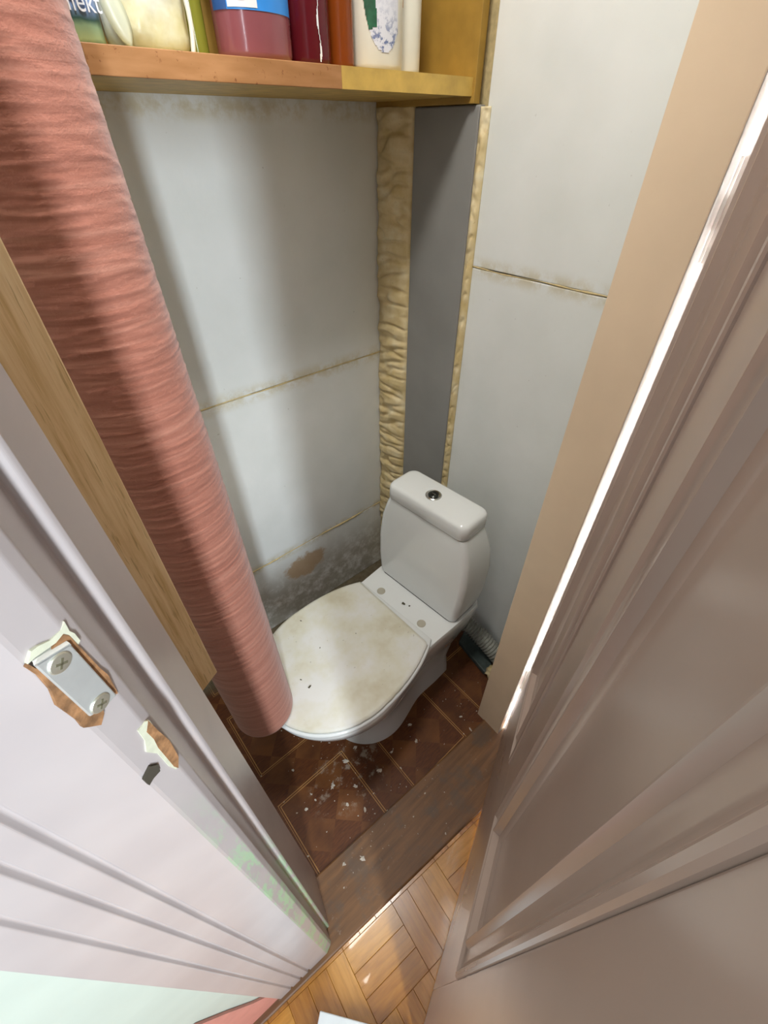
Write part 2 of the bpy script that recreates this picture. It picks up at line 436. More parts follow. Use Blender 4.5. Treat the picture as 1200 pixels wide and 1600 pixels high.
# right jamb of beige board, stop and rebate whitened to strengthen the bright gap line
trim_r = struct(prism('trim_2', [(.648, .2005), (.6535, .2865), (.735, .283), (.735, .114), (.705, .116), (.7035, .2005)], 0, 2.1, 'jamb_beige', mats=['jamb_beige', 'hinge_gap_white'], fm=[0, 0, 0, 0, 1, 1]), 'beige painted hinge side jamb of the doorway')
bevel(trim_r, .002, 2)
struct(prism('trim_3', [(-.13, .172), (.735, .114), (.735, .283), (-.13, .30)], 2.02, 2.1, 'frame_white'), 'white painted head of the doorway')
th = struct(prism('trim_4', [(-.30, .164), (.735, .078), (.735, .262), (.66, .262), (.645, .2585), (0.0, .288), (-.02, .30), (-.3, .30)], -.019, .008, 'threshold'), 'worn dark brown threshold board between linoleum and parquet')
bevel(th, .004, 2)

# hall floor: sub floor and individual parquet blocks
fh = struct(box('floor_hall', -1.6, 1.6, -1.5, .20, -.05, -.012, 'parquet_gap'), 'orange varnished parquet floor of the hall')
def edge_y(x): return .164-(x+.30)*.0831
bw, bl = .0475, .1425
pm = {}
for k in range(3):
    me = bpy.data.meshes.new('parquet_block'); g_ = .0002
    lo_ = [(sx*(bl/2-g_), sy*(bw/2-g_), -.012) for sx, sy in ((-1, -1), (1, -1), (1, 1), (-1, 1))]
    md_ = [(a, b, -.0005) for a, b, c in lo_]; hi_ = [(a-math.copysign(.0006, a), b-math.copysign(.0006, b), 0) for a, b, c in lo_]
    me.from_pydata(lo_+md_+hi_, [], [(0, 3, 2, 1)]+[(i, (i+1) % 4, 4+(i+1) % 4, 4+i) for i in range(4)]+[(4+i, 4+(i+1) % 4, 8+(i+1) % 4, 8+i) for i in range(4)]+[(8, 9, 10, 11)])
    me.materials.append(M['parquet%d' % k]); pm[k] = me
PR = radians(-5)
for i in range(-5, 8):
    for j in range(-5, 4):
        for q in (-1, 0, 1):
            ori = (i+j) % 2
            lx, ly = i*bl+(q*bw if ori else 0)+.045, j*bl+(0 if ori else q*bw)+.06
            wx = lx*cos(PR)-ly*sin(PR); wy = lx*sin(PR)+ly*cos(PR)
            if not (-.55 < wx < .8 and -.45 < wy < edge_y(wx)+.10): continue
            o = bpy.data.objects.new('parquet_block', pm[(i*3+j*5+q*2) % 3]); C.objects.link(o)
            o.location = (wx, wy, -.0003*((i+j*2+q) % 3)); o.rotation_euler = (0, 0, PR+(pi/2 if ori else 0)); o.parent = fh

# ------------------------------------------------------------------ open door
de = Vector((.9199, .3921, 0)); dm = Vector((-.3921, .9199, 0)); foot = dm*-.0826
DQ0, DQ1, DZ0, DZ1 = 0.015, 0.724, .012, 2.0
def dp(q, z, n=0): return foot+de*(q-.0325)+dm*n+Vector((0, 0, z))
door = struct(empty('door_1'), 'open glossy mauve beige panelled door hinged on the beige jamb')
PAN = [(.105, .335), (.425, .655)]
def slab(qa, qb, za, zb, n0, n1, name, mat='door_paint', bv=0):
    v = [dp(q, z, n) for n in (n0, n1) for q, z in ((qa, za), (qb, za), (qb, zb), (qa, zb))]
    o = mesh(name, v, [(0, 1, 2, 3), (4, 7, 6, 5), (0, 4, 5, 1), (1, 5, 6, 2), (2, 6, 7, 3), (3, 7, 4, 0)], mat, door)
    return bevel(o, bv) if bv else o
PZ0, PZ1 = .51, 1.88
slab(DQ0, PAN[0][0], DZ0, DZ1, -.04, 0, 'stile', bv=.0015)
slab(PAN[1][1], DQ1, DZ0, DZ1, -.04, 0, 'stile', bv=.0025)
slab(PAN[0][1], PAN[1][0], PZ0, PZ1, -.04, 0, 'middle_stile', bv=.0008)
slab(PAN[0][0], PAN[1][1], DZ0, PZ0, -.04, 0, 'bottom_rail', bv=.0008)
slab(PAN[0][0], PAN[1][1], PZ1, DZ1, -.04, 0, 'top_rail', bv=.0008)
for qa, qb in PAN:
    # moulded frame: loops from the outside in  (inset, height)
    loops = [(0, -.004), (0, .0022), (.002, .0044), (.006, .0050), (.010, .0020), (.014, -.0012), (.020, -.0020), (.033, -.0016), (.036, .0024), (.0385, .0050), (.0405, .0046), (.043, -.001), (.046, -.006), (.056, -.0085), (.060, -.0125)]
    v, f = [], []
    for ins, hh in loops:
        for q, z in ((qa+ins, PZ0+ins), (qb-ins, PZ0+ins), (qb-ins, PZ1-ins), (qa+ins, PZ1-ins)): v.append(dp(q, z, hh))
    for k in range(len(loops)-1):
        for i in range(4):
            j = (i+1) % 4; f.append((k*4+i, k*4+j, k*4+4+j, k*4+4+i))
    auto(mesh('panel_moulding', v, f, 'door_paint', door), 35)
    slab(qa+.0005, qb-.0005, PZ0+.0005, PZ1-.0005, -.032, -.0105, 'door_panel')
# hinge knuckle painted over, on the gap
for hz in (1.38, .32):
    hp = dp(DQ1, 0, -.001)+de*.012
    hg = mesh('hinge', [(0, 0, 0)], [], 'hinge_gap_white', door) if 0 else lathe('hinge', [(.0001, hz-.052), (.0052, hz-.05), (.0052, hz-.017), (.0066, hz-.015), (.0066, hz+.015), (.0052, hz+.017), (.0052, hz+.05), (.0001, hz+.052)], 'hinge_gap_white', door, 16, (hp.x, hp.y))

# ------------------------------------------------------------------ oak strip, strike plate, chips
ob = mesh('oak_batten', [], [], 'oak') if 0 else prism('oak_batten', [(-.034, .3065), (-.012, .3165), (.0234, .334), (.0172, .3465), (-.040, .3185)], .9606, 2.08, 'oak')
bevel(ob, .0012, 2)
tag(ob, 'oak grained batten ending short of the floor, fixed behind the white frame', 'wooden batten')

b3 = Vector((FB1.x-FB0.x, FB1.y-FB0.y, 0)).normalized(); bn = Vector((b3.y, -b3.x, 0))
if bn.y > 0: bn = -bn
BP = Vector((-.038, .1577, 0))+bn*.0005
def onB(x, y, lift=0): return at_plane(x, y, BP, bn)+bn*lift
def patch(name, pix, mat, lift, parent, thick=.002, plane=onB):
    top = [plane(x, y, lift) for x, y in pix]; bot = [plane(x, y, lift-thick) for x, y in pix]; n = len(pix)
    f = [tuple(range(n)), tuple(range(2*n-1, n-1, -1))]+[(i, (i+1) % n, n+(i+1) % n, n+i) for i in range(n)]
    return mesh(name, top+bot, f, mat, parent)
def z3(p): return [(30+x/4.444, 970+y/4.444) for x, y in p]
patch('bare_wood_scar', z3([(45, 325), (60, 300), (110, 330), (300, 90), (340, 100), (560, 330), (610, 370), (680, 500), (640, 520), (560, 560), (585, 640), (565, 720), (535, 725), (480, 735), (440, 740), (400, 690), (330, 640), (260, 590), (215, 480), (130, 380)]), 'bare_wood', .0006, frame_l)
patch('pale_scar', z3([(55, 300), (80, 210), (125, 175), (210, 135), (285, 65), (310, 5), (345, 70), (380, 85), (420, 135), (405, 165), (360, 140), (310, 110), (110, 250)]), 'pale_chip', .0004, frame_l)
sp = empty('strike_plate', onB(110, 1065)); 
tag(sp, 'small steel strike plate with two cross-head screws on the white frame', 'strike plate')
spi = Matrix.Translation(-sp.location)
def reb(o, e): 
    o.data.transform(Matrix.Translation(-e.location)); o.parent = e; return o
pl = reb(patch('plate', z3([(75, 295), (325, 145), (655, 505), (575, 590), (470, 655), (455, 640)]), 'steel', .0022, None, .0016), sp); bevel(pl, .0006, 2)
ltop = [onB(*p, .0022) for p in z3([(75, 295), (325, 145)])]; lbk = [onB(*p, -.006) for p in z3([(110, 215), (300, 95)])]
def strip(name, a, b, mat, parent=None, th=Vector((0, 0, .0012))):
    v = [a[0], a[1], b[1], b[0]]; v += [p-th for p in v]
    return mesh(name, v, [(0, 1, 2, 3), (7, 6, 5, 4), (0, 4, 5, 1), (1, 5, 6, 2), (2, 6, 7, 3), (3, 7, 4, 0)], mat, parent)
reb(strip('bent_lip', ltop, lbk, 'steel'), sp)
for cx, cy, ra, rb_ in ((253, 280, 98, 62), (535, 560, 82, 62)):
    ctr = onB(30+cx/4.444, 970+cy/4.444, .0022)
    rr = .0047
    tv = b3.cross(bn)
    def ring(r, l): return [ctr+b3*(r*cos(2*pi*k/24))+Vector((0, 0, 1))*(r*sin(2*pi*k/24))+bn*l for k in range(24)]
    s = reb(loft('screw', [ring(rr, 0), ring(rr, .0004), ring(rr*.9, .0009), ring(rr*.3, .0012)], 'screw_steel', None, True), sp)
    for a in (radians(35), radians(125)):
        d1 = b3*cos(a)+Vector((0, 0, 1))*sin(a); d2 = b3*-sin(a)+Vector((0, 0, 1))*cos(a)
        v = [ctr+d1*(sx*.0024)+d2*(sy*.0005)+bn*l for l in (.0008, .00135) for sx, sy in ((-1, -1), (1, -1), (1, 1), (-1, 1))]
        sl = mesh('screw_slot', v, BF, 'screw_slot', None); reb(sl, sp); sl.parent = s
patch('bare_wood_scar', z3([(890, 690), (960, 760), (1040, 830), (1100, 940), (1100, 1020), (1070, 1010), (1020, 950), (960, 880), (930, 820), (880, 770)]), 'bare_wood', .0007, frame_l)
patch('pale_scar', z3([(820, 760), (870, 700), (900, 690), (980, 790), (1080, 930), (1090, 1030), (1040, 1010), (960, 920), (880, 910), (870, 830)]), 'pale_chip', .0005, frame_l)
patch('torn_hole', z3([(865, 1105), (905, 1010), (960, 995), (975, 1040), (930, 1090), (900, 1140)]), 'hole_dark', .0006, frame_l)

# ------------------------------------------------------------------ grey pipe cover and foam
gp = mesh('pipe_cover_panel', boxv(XR-.008, XR+.010, .7275, .9055, 0, 1.488), BF, 'plastic_grey'); bevel(gp, .003, 2)
tag(gp, 'tall flat grey panel covering the corner pipe behind the cistern', 'pipe cover')
def foam_strip(name, A, B, out, z0, z1, label, seed, nv=420, nu=16, wob=.012, lob=.5):
    """bead from line A (panel side, straight) to line B (wall side, wandering); plan points"""
    v, f = [], []; A = Vector(A); B = Vector(B); ch = (B-A); nr = Vector((ch.y, -ch.x)).normalized()
    if nr.x > 0: nr = -nr
    for k in range(nv+1):
        z = z0+(z1-z0)*k/nv
        wv = .5+.5*mn.noise(Vector((z*11, seed, 0)))+.35*mn.noise(Vector((z*34, seed+3, 0)))
        Bz = B+Vector((-1, 0))*wob*wv*1.6
        for i in range(nu+1):
            t = i/nu; p = A.lerp(Bz, t); pr = sin(pi*t)**.5
            zz = z+.006*sin(t*4+seed)+.004*mn.noise(Vector((t*2, z*20, seed)))
            cell = mn.noise(Vector((t*1.1, zz*34, seed+11)))
            crease = min(1, abs(cell)*4.5)
            big = .5+.5*mn.noise(Vector((t*1.3+5, zz*13, seed+23)))
            fine = mn.noise(Vector((t*5, zz*110, seed+17)))
            d = out*pr*(.15+.55*crease+lob*big)+out*.10*fine*pr
            q = p+nr*max(.0005, d)
            v.append((q.x, min(q.y, YB-.0006), z))
    for k in range(nv):
        for i in range(nu):
            a = k*(nu+1)+i; f.append((a, a+1, a+nu+2, a+nu+1))
    b0 = len(v)
    for k in range(nv+1):
        z = z0+(z1-z0)*k/nv; v.append((XR-.0003, A.y, z)); v.append((XR-.0003, B.y, z))
    for k in range(nv):
        f.append((b0+2*k, b0+2*k+2, b0+2*k+3, b0+2*k+1)); f.append((k*(nu+1), (k+1)*(nu+1), b0+2*k+2, b0+2*k)); f.append((k*(nu+1)+nu, b0+2*k+1, b0+2*k+3, (k+1)*(nu+1)+nu))
    f.append(tuple(list(range(nu+1))+[b0+1, b0])); f.append(tuple(list(range(nv*(nu+1)+nu, nv*(nu+1)-1, -1))+[b0+2*nv, b0+2*nv+1]))
    o = mesh(name, v, f, 'foam', None, True)
    tag(o, label, 'foam'); return o
foam_strip('expanding_foam', (XR-.004, .9065), (XR-.006, YB-.0008), .021, 0.0, 1.490, 'thick lumpy yellow foam seam between long wall and grey panel', 3)
foam_strip('expanding_foam', (XR-.006, .7265), (XR-.0012, .706), .009, 0.0, 1.485, 'thin yellow foam line between grey panel and cistern wall', 21, wob=.0006, nu=8)

# ------------------------------------------------------------------ toilet
TA = radians(3.6); TP = Vector((.40, .548, 0))
toilet = empty('toilet', TP, TA)
tag(toilet, 'white ceramic toilet with cistern and stained closed lid', 'toilet')
def hwid(x):           # rim and deck half width, local x (world-like), front at .095
    xf, xc = .095, .30
    if x <= xc: return .186*sqrt(max(0, 1-((xc-x)/(xc-xf))**2))
    if x < .52:
        t = (x-xc)/(.52-xc); t = t*t*(3-2*t); return .186+(.150-.186)*t
    return .150+.006*min(1, (x-.52)/.1)
def outline(x0s, x1s, wsc, z, N=44, cut=None, off=0.0):
    # map the rim outline (x .095..0.735) to [x0s, x1s]
    xs = [.095+(.735-.095)*(1-cos(pi*k/N*.5)) for k in range(N+1)]
    up_ = []
    for x in xs:
        X = x0s+(x-.095)/(.64)*(x1s-x0s); up_.append((X-.40, (hwid(x)+off)*wsc if hwid(x) > 0 else 0, z))
    up_[-1] = (up_[-1][0], up_[-1][1]*.9, z)
    lo = [(a, -b, c) for a, b, c in reversed(up_[1:])]
    return up_+lo
bowl = loft('bowl', [outline(.27, .70, .68, 0), outline(.275, .70, .66, .03), outline(.275, .69, .64, .10), outline(.245, .70, .68, .17), outline(.19, .72, .79, .24), outline(.14, .735, .90, .30), outline(.112, .735, .96, .345), outline(.100, .735, .985, .375), outline(.097, .735, 1, .392), outline(.101, .733, .985, .400)], 'ceramic', toilet, ang=70)
# cistern
tk = [(.404, .605, .722, .146), (.425, .604, .728, .151), (.48, .605, .735, .1565), (.56, .609, .738, .1585), (.63, .613, .732, .151), (.68, .617, .722, .1365), (.700, .619, .718, .129)]
cist = loft('cistern', [rrect(a-.40, b-.40, h, .018, z, 8) for z, a, b, h in tk], 'ceramic', toilet, ang=60)
cl = [(.7025, .618, .719, .128), (.706, .6155, .722, .131), (.731, .6162, .722, .1312), (.7395, .6175, .7212, .130), (.7445, .6205, .719, .127), (.7475, .6255, .715, .122), (.7490, .633, .709, .114), (.7502, .655, .692, .085)]
loft('cistern_lid', [rrect(a-.40, b-.40, h, min(.023, (b-a)/2.1), z, 8) for z, a, b, h in cl], 'ceramic', toilet, ang=70)
loft('lid_seam', [rrect(.6195-.40, .7175-.40, .1275, .022, z, 8) for z in (.6985, .7035)], 'hinge_hole', toilet)
loft('gasket', [rrect(.6050-.40, .720-.40, .1455, .023, z, 8) for z in (.3995, .4055)], 'rubber_dark', toilet)
bx_, by_ = .662-.40, .006
lathe('flush_ring', [(.0210, .7475), (.0210, .752), (.0185, .7535), (.0150, .7525), (.0145, .7510)], 'chrome', toilet, 32, (bx_, by_))
fb = lathe('flush_button', [(.0128, .7505), (.0128, .7528), (.0105, .7545), (.0085, .7540), (.007, .7550), (.0002, .7552)], 'chrome_dark', toilet, 32, (bx_, by_))
box('button_split', bx_-.0012, bx_+.0012, by_-.0055, by_+.0055, .7549, .7562, 'chrome', fb)
mk = [(bx_-.026+.0012*sin(k*2.2), by_-.009+.0026*k, .7485) for k in range(8)]
tube('maker_mark', mk, .0005, 'chrome_dark', toilet, 6)
# hinge holes
for sy in (1, -1):
    lathe('hinge_hole', [(.0128, .3985), (.0128, .4006), (.0118, .4012), (.0095, .4008), (.004, .4004), (.0005, .4003)], 'hinge_hole', toilet, 20, (.5455-.40, .0815*sy))
# seat ring and stained lid on top
def seat_out(z, off, xr=.520, N=40, jag=0):
    xf, xc = .092-off, .298; a = xc-xf; pts = []
    for k in range(N+1):
        x = xf+(xr+off*.3-xf)*(1-cos(pi*k/N*.5))
        if x <= xc: hw = (.188+off)*sqrt(max(0, 1-((xc-x)/a)**2))
        else:
            t = (x-xc)/(xr-xc); hw = (.188+off)*sqrt(max(0, 1-(t*.70)**2.3))
        pts.append((x-.40, hw, z))
    lo = [(x, -h, zz) for x, h, zz in reversed(pts[1:])]
    if jag:
        lo = [(x+(.012 if x > .10 else 0)*-1*(0 if i else 1), y+(.0012*mn.noise(Vector((x*60, 3, 0)))), zz) for i, (x, y, zz) in enumerate(lo)]
    return pts+lo
loft('seat', [seat_out(.4005, -.008), seat_out(.402, -.002), seat_out(.408, 0), seat_out(.414, -.001), seat_out(.416, -.006)], 'ceramic', toilet, ang=70)
loft('lid', [seat_out(.4162, -.007, .512, jag=1), seat_out(.420, -.005, .514, jag=1), seat_out(.4245, -.006, .513, jag=1), seat_out(.4275, -.013, .506, jag=1)], 'stained_lid', toilet, ang=70)

# ------------------------------------------------------------------ waste hose behind the toilet
hs = empty('waste_hose', (.82, .42, 0)); tag(hs, 'grey corrugated waste hose lying at the wall behind the toilet', 'hose')
P0, P1 = Vector((.80, .56, .145)), Vector((.845, .345, .040))
pts, rs = [], []
for k in range(73):
    t = k/72; p = P0.lerp(P1, t)+Vector((0, 0, .02*sin(pi*t))); pts.append(p-hs.location); rs.append(.026+.0045*cos(k*pi/1.5))
tube('corrugated_tube', pts, rs, 'hose_grey', hs, 16)
tube('collar', [Vector((.797, .585, .155))-hs.location, Vector((.802, .545, .138))-hs.location], .034, 'hose_grey', hs, 18)
dg = prism('drain_cover', [(.775, .36), (.80, .345), (.86, .40), (.855, .52), (.80, .50)], 0, .022, 'slab_teal'); bevel(dg, .004, 2)
tag(dg, 'dark teal floor piece beneath the corrugated hose', 'drain cover')
# foam lump by the beige jamb
def blob(name, c, r, mat, seed, amp=.3, parent=None, sq=(1, 1, 1), sub=3, freq=60):
    bm = bmesh.new(); bmesh.ops.create_icosphere(bm, subdivisions=sub, radius=1)
    for v in bm.verts:
        n = 1+amp*mn.noise(v.co*1.6+Vector((seed, 0, 0)))+amp*.6*mn.noise(v.co*4+Vector((seed, 5, 0)))
        v.co = Vector((v.co.x*r*sq[0], v.co.y*r*sq[1], v.co.z*r*sq[2]))*n
    me = bpy.data.meshes.new(name); zmin = min(v.co.z for v in bm.verts); bm.to_mesh(me); bm.free(); me.materials.append(M[mat])
    for p in me.polygons: p.use_smooth = True
    o = bpy.data.objects.new(name, me); C.objects.link(o); o.location = (c[0], c[1], c[2]-zmin); o.parent = parent; return o
fl = blob('foam_lump', (.795, .338, 0), .024, 'foam', 4, .45, sq=(1, 1, .8))
tag(fl, 'crumbling yellow foam lump on the linoleum by the beige jamb', 'foam lump')

# ------------------------------------------------------------------ rolled carpet standing on the lid
RC = Vector((.0925, .535)); RR = .066; RZ0, RZ1 = .4278, 2.02
def carpet_roll():
    e = empty('carpet_roll', (RC.x, RC.y, RZ0)); tag(e, 'tall pink ribbed carpet roll standing upright beside the oak batten', 'carpet roll')
    nv, nu = 1000, 96; v, f = [], []
    for k in range(nv+1):
        z = RZ0+(RZ1-RZ0)*k/nv; t = (z-RZ0)/(RZ1-RZ0)
        amp = min(1, max(.12, (t-.05)/.16)); amp *= (1.0 if t < .6 else max(.6, 1-.6*(t-.6)))
        lean = Vector((-.018*t, .010*t))
        for i in range(nu):
            a = 2*pi*i/nu; cx, cy = cos(a), sin(a)
            sag = .02*sin(a*1.0+.5)
            zz = z*62+2.5*sag*20*.3+.35*mn.noise(Vector((cx*.8, cy*.8, z*9)))
            big = mn.noise(Vector((cx*.5+3, cy*.5, zz*.22)))
            rid = (1-min(1, abs(mn.noise(Vector((cx*.8+3, cy*.8, zz*1.5))))*2.4))**2
            rid2 = (1-min(1, abs(mn.noise(Vector((cx*1.6, cy*1.6, zz*3.1+40))))*2.4))**2
            d = .0004*big+.0006*rid+.00045*rid2
            r = RR*(1+.02*sin(a*2+z*2))+amp*d
            if t < .012: r -= .004*(1-t/.012)**2
            x = RC.x+lean.x+r*cx; y = RC.y+lean.y+r*cy
            v.append((x-RC.x, y-RC.y, z-RZ0))
    for k in range(nv):
        for i in range(nu):
            j = (i+1) % nu; f.append((k*nu+i, k*nu+j, (k+1)*nu+j, (k+1)*nu+i))
    f.append(tuple(range(nu-1, -1, -1))); f.append(tuple(range(nv*nu, (nv+1)*nu)))
    body = mesh('rolled_layers', v, f, 'carpet', e); auto(body, 60)
    # free edge of the outer layer running down the roll
    vv, ff = [], []
    a0 = radians(152)
    for k in range(60):
        z = (RZ1-RZ0)*(.004+.99*k/59); t = z/(RZ1-RZ0)
        for j, (da, dr) in enumerate(((0, .0005), (0, .0045), (.10, .0035), (.24, .0008))):
            a = a0+da; r = RR*(1+.02*sin(a*2+(z+RZ0)*2))+dr+.0006
            vv.append((-.018*t+r*cos(a), .010*t+r*sin(a), z))
    for k in range(59):
        for j in range(3): ff.append((k*4+j, k*4+j+1, k*4+5+j, k*4+4+j))
    auto(mesh('outer_flap', vv, ff, 'carpet', e), 50)
carpet_roll()

# ------------------------------------------------------------------ shelf with bottles
SZ0, SZ1, SY0 = 1.499, 1.5245, .742
sh = empty('wall_shelf', (.54, .88, SZ0)); tag(sh, 'ochre wooden wall shelf with peeling brown edging above the grey panel', 'shelf')
def sbox(name, *a, mat='ochre_wood', bv=.0008):
    o = box(name, *a, mat, None); o.data.transform(Matrix.Translation(-sh.location)); o.parent = sh
    if bv: bevel(o, bv)
    return o
sbox('shelf_board', .188, .862, SY0+.0015, YB-.001, SZ0, SZ1, mat='yellow_wood')
sbox('edge_band', .206, .560, SY0-.0005, SY0+.0015, SZ0-.0005, SZ1, mat='brown_edging')
sbox('raw_edge', .5605, .862, SY0+.0003, SY0+.0015, SZ0, SZ1, mat='yellow_wood', bv=0)
sbox('side_panel', .862, .8795, SY0-.006, YB-.001, SZ0-.010, 2.05)
sbox('side_panel', .172, .188, SY0, YB-.001, SZ0-.004, 2.05)
sbox('back_panel', .188, .862, YB-.006, YB-.001, SZ1, 2.05)
sbox('shelf_board', .188, .862, SY0+.02, YB-.006, 1.84, 1.862, mat='yellow_wood')

T = SZ1+.0003
def epatch(name, c, rx, ry, a0, a1, z0, z1, mat, parent, lift=.0006, n=16, shape=None, nz=10):
    v, f = [], []
    for k in range(nz+1):
        z = z0+(z1-z0)*k/nz
        for i in range(n+1):
            a = a0+(a1-a0)*i/n; v.append((c[0]+(rx+lift)*cos(a), c[1]+(ry+lift)*sin(a), z))
    for k in range(nz):
        for i in range(n):
            if shape and not shape((i+.5)/n, (k+.5)/nz): continue
            a = k*(n+1)+i; f.append((a, a+1, a+n+2, a+n+1))
    o = mesh(name, v, f, mat, parent)
    auto(o); return o
def ebody(name, c, rx, ry, prof_, mat, parent, seg=40, pw=1.0):
    return loft(name, [[(c[0]+rx*s*math.copysign(abs(cos(2*pi*i/seg))**pw, cos(2*pi*i/seg)), c[1]+ry*s*math.copysign(abs(sin(2*pi*i/seg))**pw, sin(2*pi*i/seg)), z) for i in range(seg)] for s, z in prof_], mat, parent, ang=50)
def bottle(name, x0, x1, yc, ry, H, mat, capm, label, neck=.3, pw=1.0):
    e = empty(name, ((x0+x1)/2, yc, T)); tag(e, label, 'bottle', None)
    rx = (x1-x0)/2
    b = ebody('body', (0, 0), rx, ry, [(.90, 0), (.97, .003), (1, .008), (1, H*.72), (.93, H*.78), (.7, H*.84), (neck, H*.88), (neck, H*.92)], mat, e, pw=pw)
    ebody('cap', (0, 0), rx, rx, [(neck*1.15, H*.9), (neck*1.2, H*.905), (neck*1.2, H*.995), (neck*1.1, H)], capm, e)
    return e, rx, ry
D = radians
# blue pack
e = empty('detergent_pack', (.219, .80, T)); tag(e, 'blue and green plastic pack with white lettering, half behind the carpet roll', 'pack')
ebody('pouch', (0, 0), .028, .030, [(.93, 0), (1, .004), (1.02, .03), (1.0, .09), (.95, .15), (.7, .19), (.6, .2)], 'pack_print', e, pw=.6)
cu = bpy.data.curves.new('lettering', 'FONT'); cu.body = 'effekt'; cu.size = .024; cu.extrude = .0004; cu.align_x = 'CENTER'
to = bpy.data.objects.new('tmp_text', cu); C.objects.link(to)
dgp = bpy.context.evaluated_depsgraph_get(); tm = bpy.data.meshes.new_from_object(to.evaluated_get(dgp)); bpy.data.objects.remove(to)
tm.materials.clear(); tm.materials.append(M['letter_white'])
lo = bpy.data.objects.new('lettering', tm); C.objects.link(lo); lo.parent = e; lo.location = (.005, -.0318, .026); lo.rotation_euler = (D(90), 0, 0)
lo.scale = (.82, 1, 1)
# clear bag with cream filling
e = empty('plastic_bag', (.310, .81, T)); tag(e, 'translucent bag of creamy yellow contents leaning beside the pink bottle', 'bag')
v, f = [], []; nv, nu = 40, 48
for k in range(nv+1):
    z = .20*k/nv
    for i in range(nu):
        a = 2*pi*i/nu; s = 1-.35*max(0, (z-.12)/.08)
        n = .006*mn.noise(Vector((cos(a)*1.5, sin(a)*1.5, z*18)))+.004*mn.noise(Vector((cos(a)*4, sin(a)*4, z*40)))
        e0 = 1-.12*max(0, 1-z/.012)
        v.append(((.052*s*e0+n)*cos(a)+.04*0, (.045*s*e0+n)*sin(a), z))
for k in range(nv):
    for i in range(nu): f.append((k*nu+i, k*nu+(i+1) % nu, (k+1)*nu+(i+1) % nu, (k+1)*nu+i))
f += [tuple(range(nu-1, -1, -1)), tuple(range(nv*nu, nv*nu+nu))]
mesh('filled_bag', v, f, 'bag_filling', e, True)
vv, ff = [], []
for i in range(13):
    t = i/12
    for j in range(5):
        s = j/4-.5; wd = .013*sin(pi*min(1, t*1.02+.02))**.6
        vv.append((-.052-.006*t+s*2*wd+.010*(1-t), -.046+.006*abs(s)*2, .001+.062*t))
for i in range(12):
    for j in range(4): ff.append((i*5+j, i*5+j+1, i*5+6+j, i*5+5+j))
o = mesh('bag_flap', vv, ff, 'film', e, True); o.modifiers.new('s', 'SOLIDIFY').thickness = .0008
tube('bag_seam', [(.038+.003*sin(k*.7), -.034-.006*sin(k*.2), .002+.012*k) for k in range(14)], .003, 'white_plastic', e, 8)
# bottles
e, rx, ry = bottle('bottle', .366, .397, .835, .0155, .20, 'olive', 'cap_dark', 'narrow olive green bottle wedged between bag and pink bottle', .5)
e, rx, ry = bottle('bottle', .3975, .508, .80, .040, .25, 'pink_liquid', 'cap_white', 'wide bottle of pink liquid with blue and white label', .28)
lab = epatch('label', (0, 0), rx, ry, D(183), D(357), .045, .17, 'blue_label', e, .0006, 30)
epatch('label_side', (0, 0), rx, ry, D(183), D(213), .045, .17, 'navy_label', lab, .0009)
epatch('label_panel', (0, 0), rx, ry, D(215), D(258), .047, .17, 'white_label', lab, .0010)
epatch('label_panel', (0, 0), rx, ry, D(262), D(340), .092, .17, 'white_label', lab, .0010)
epatch('label_edge', (0, 0), rx, ry, D(343), D(350), .040, .17, 'white_label', lab, .0010)
def ell(p, q): return (2*p-1)**2+(2*q-1)**2 < 1
epatch('oval_logo', (0, 0), rx, ry, D(224), D(249), .053, .078, 'navy_label', lab, .0014, 20, ell, 20)
epatch('logo_band', (0, 0), rx, ry, D(227), D(247), .063, .068, 'light_blue', lab, .0017, 20, lambda p, q: abs(2*q-1) < .9*(.5+.5*abs(sin(p*9))), 8)
e, rx, ry = bottle('bottle', .512, .578, .80, .030, .23, 'dark_red', 'cap_dark', 'dark red glossy bottle beside the amber bottle', .34)
epatch('crinkled_film', (0, 0), rx, ry, D(262), D(272), .004, .17, 'white_label', e, .001, 6, lambda p, q: abs(p-.5-.25*sin(q*19)) < .17+.12*sin(q*31), 60)
e, rx, ry = bottle('bottle', .582, .625, .80, .0215, .22, 'amber', 'cap_dark', 'slim amber brown bottle next to the white shampoo bottle', .4)
e, rx, ry = bottle('bottle', .629, .722, .795, .034, .24, 'white_plastic', 'cap_white', 'white shampoo bottle with green leaf and violet drawing on oval label', .28)
def ovl(p, q): return ((p-.62)/.56)**2+((q-1.0)/.98)**2 < 1
lab = epatch('oval_label', (0, 0), rx, ry, D(200), D(290), .018, .115, 'label_sketch', e, .0006, 40, ovl, 40)
epatch('green_leaf', (0, 0), rx, ry, D(200), D(290), .018, .115, 'green_leaf', lab, .0010, 40, lambda p, q: ovl(p, q) and p < .40+.12*abs(q-.6) and q > .22+p*.2, 40)
e, rx, ry = bottle('bottle', .728, .784, .815, .026, .22, 'white_plastic', 'cap_white', 'plain white bottle with small orange mark beside the ochre shelf side', .34)
epatch('orange_mark', (0, 0), rx, ry, D(205), D(222), .078, .13, 'orange_mark', e, .0006)
epatch('red_mark', (0, 0), rx, ry, D(206), D(214), .038, .068, 'red_mark', e, .0006, 8, lambda p, q: abs(p-.5) < .5*(1-abs(2*q-1)))

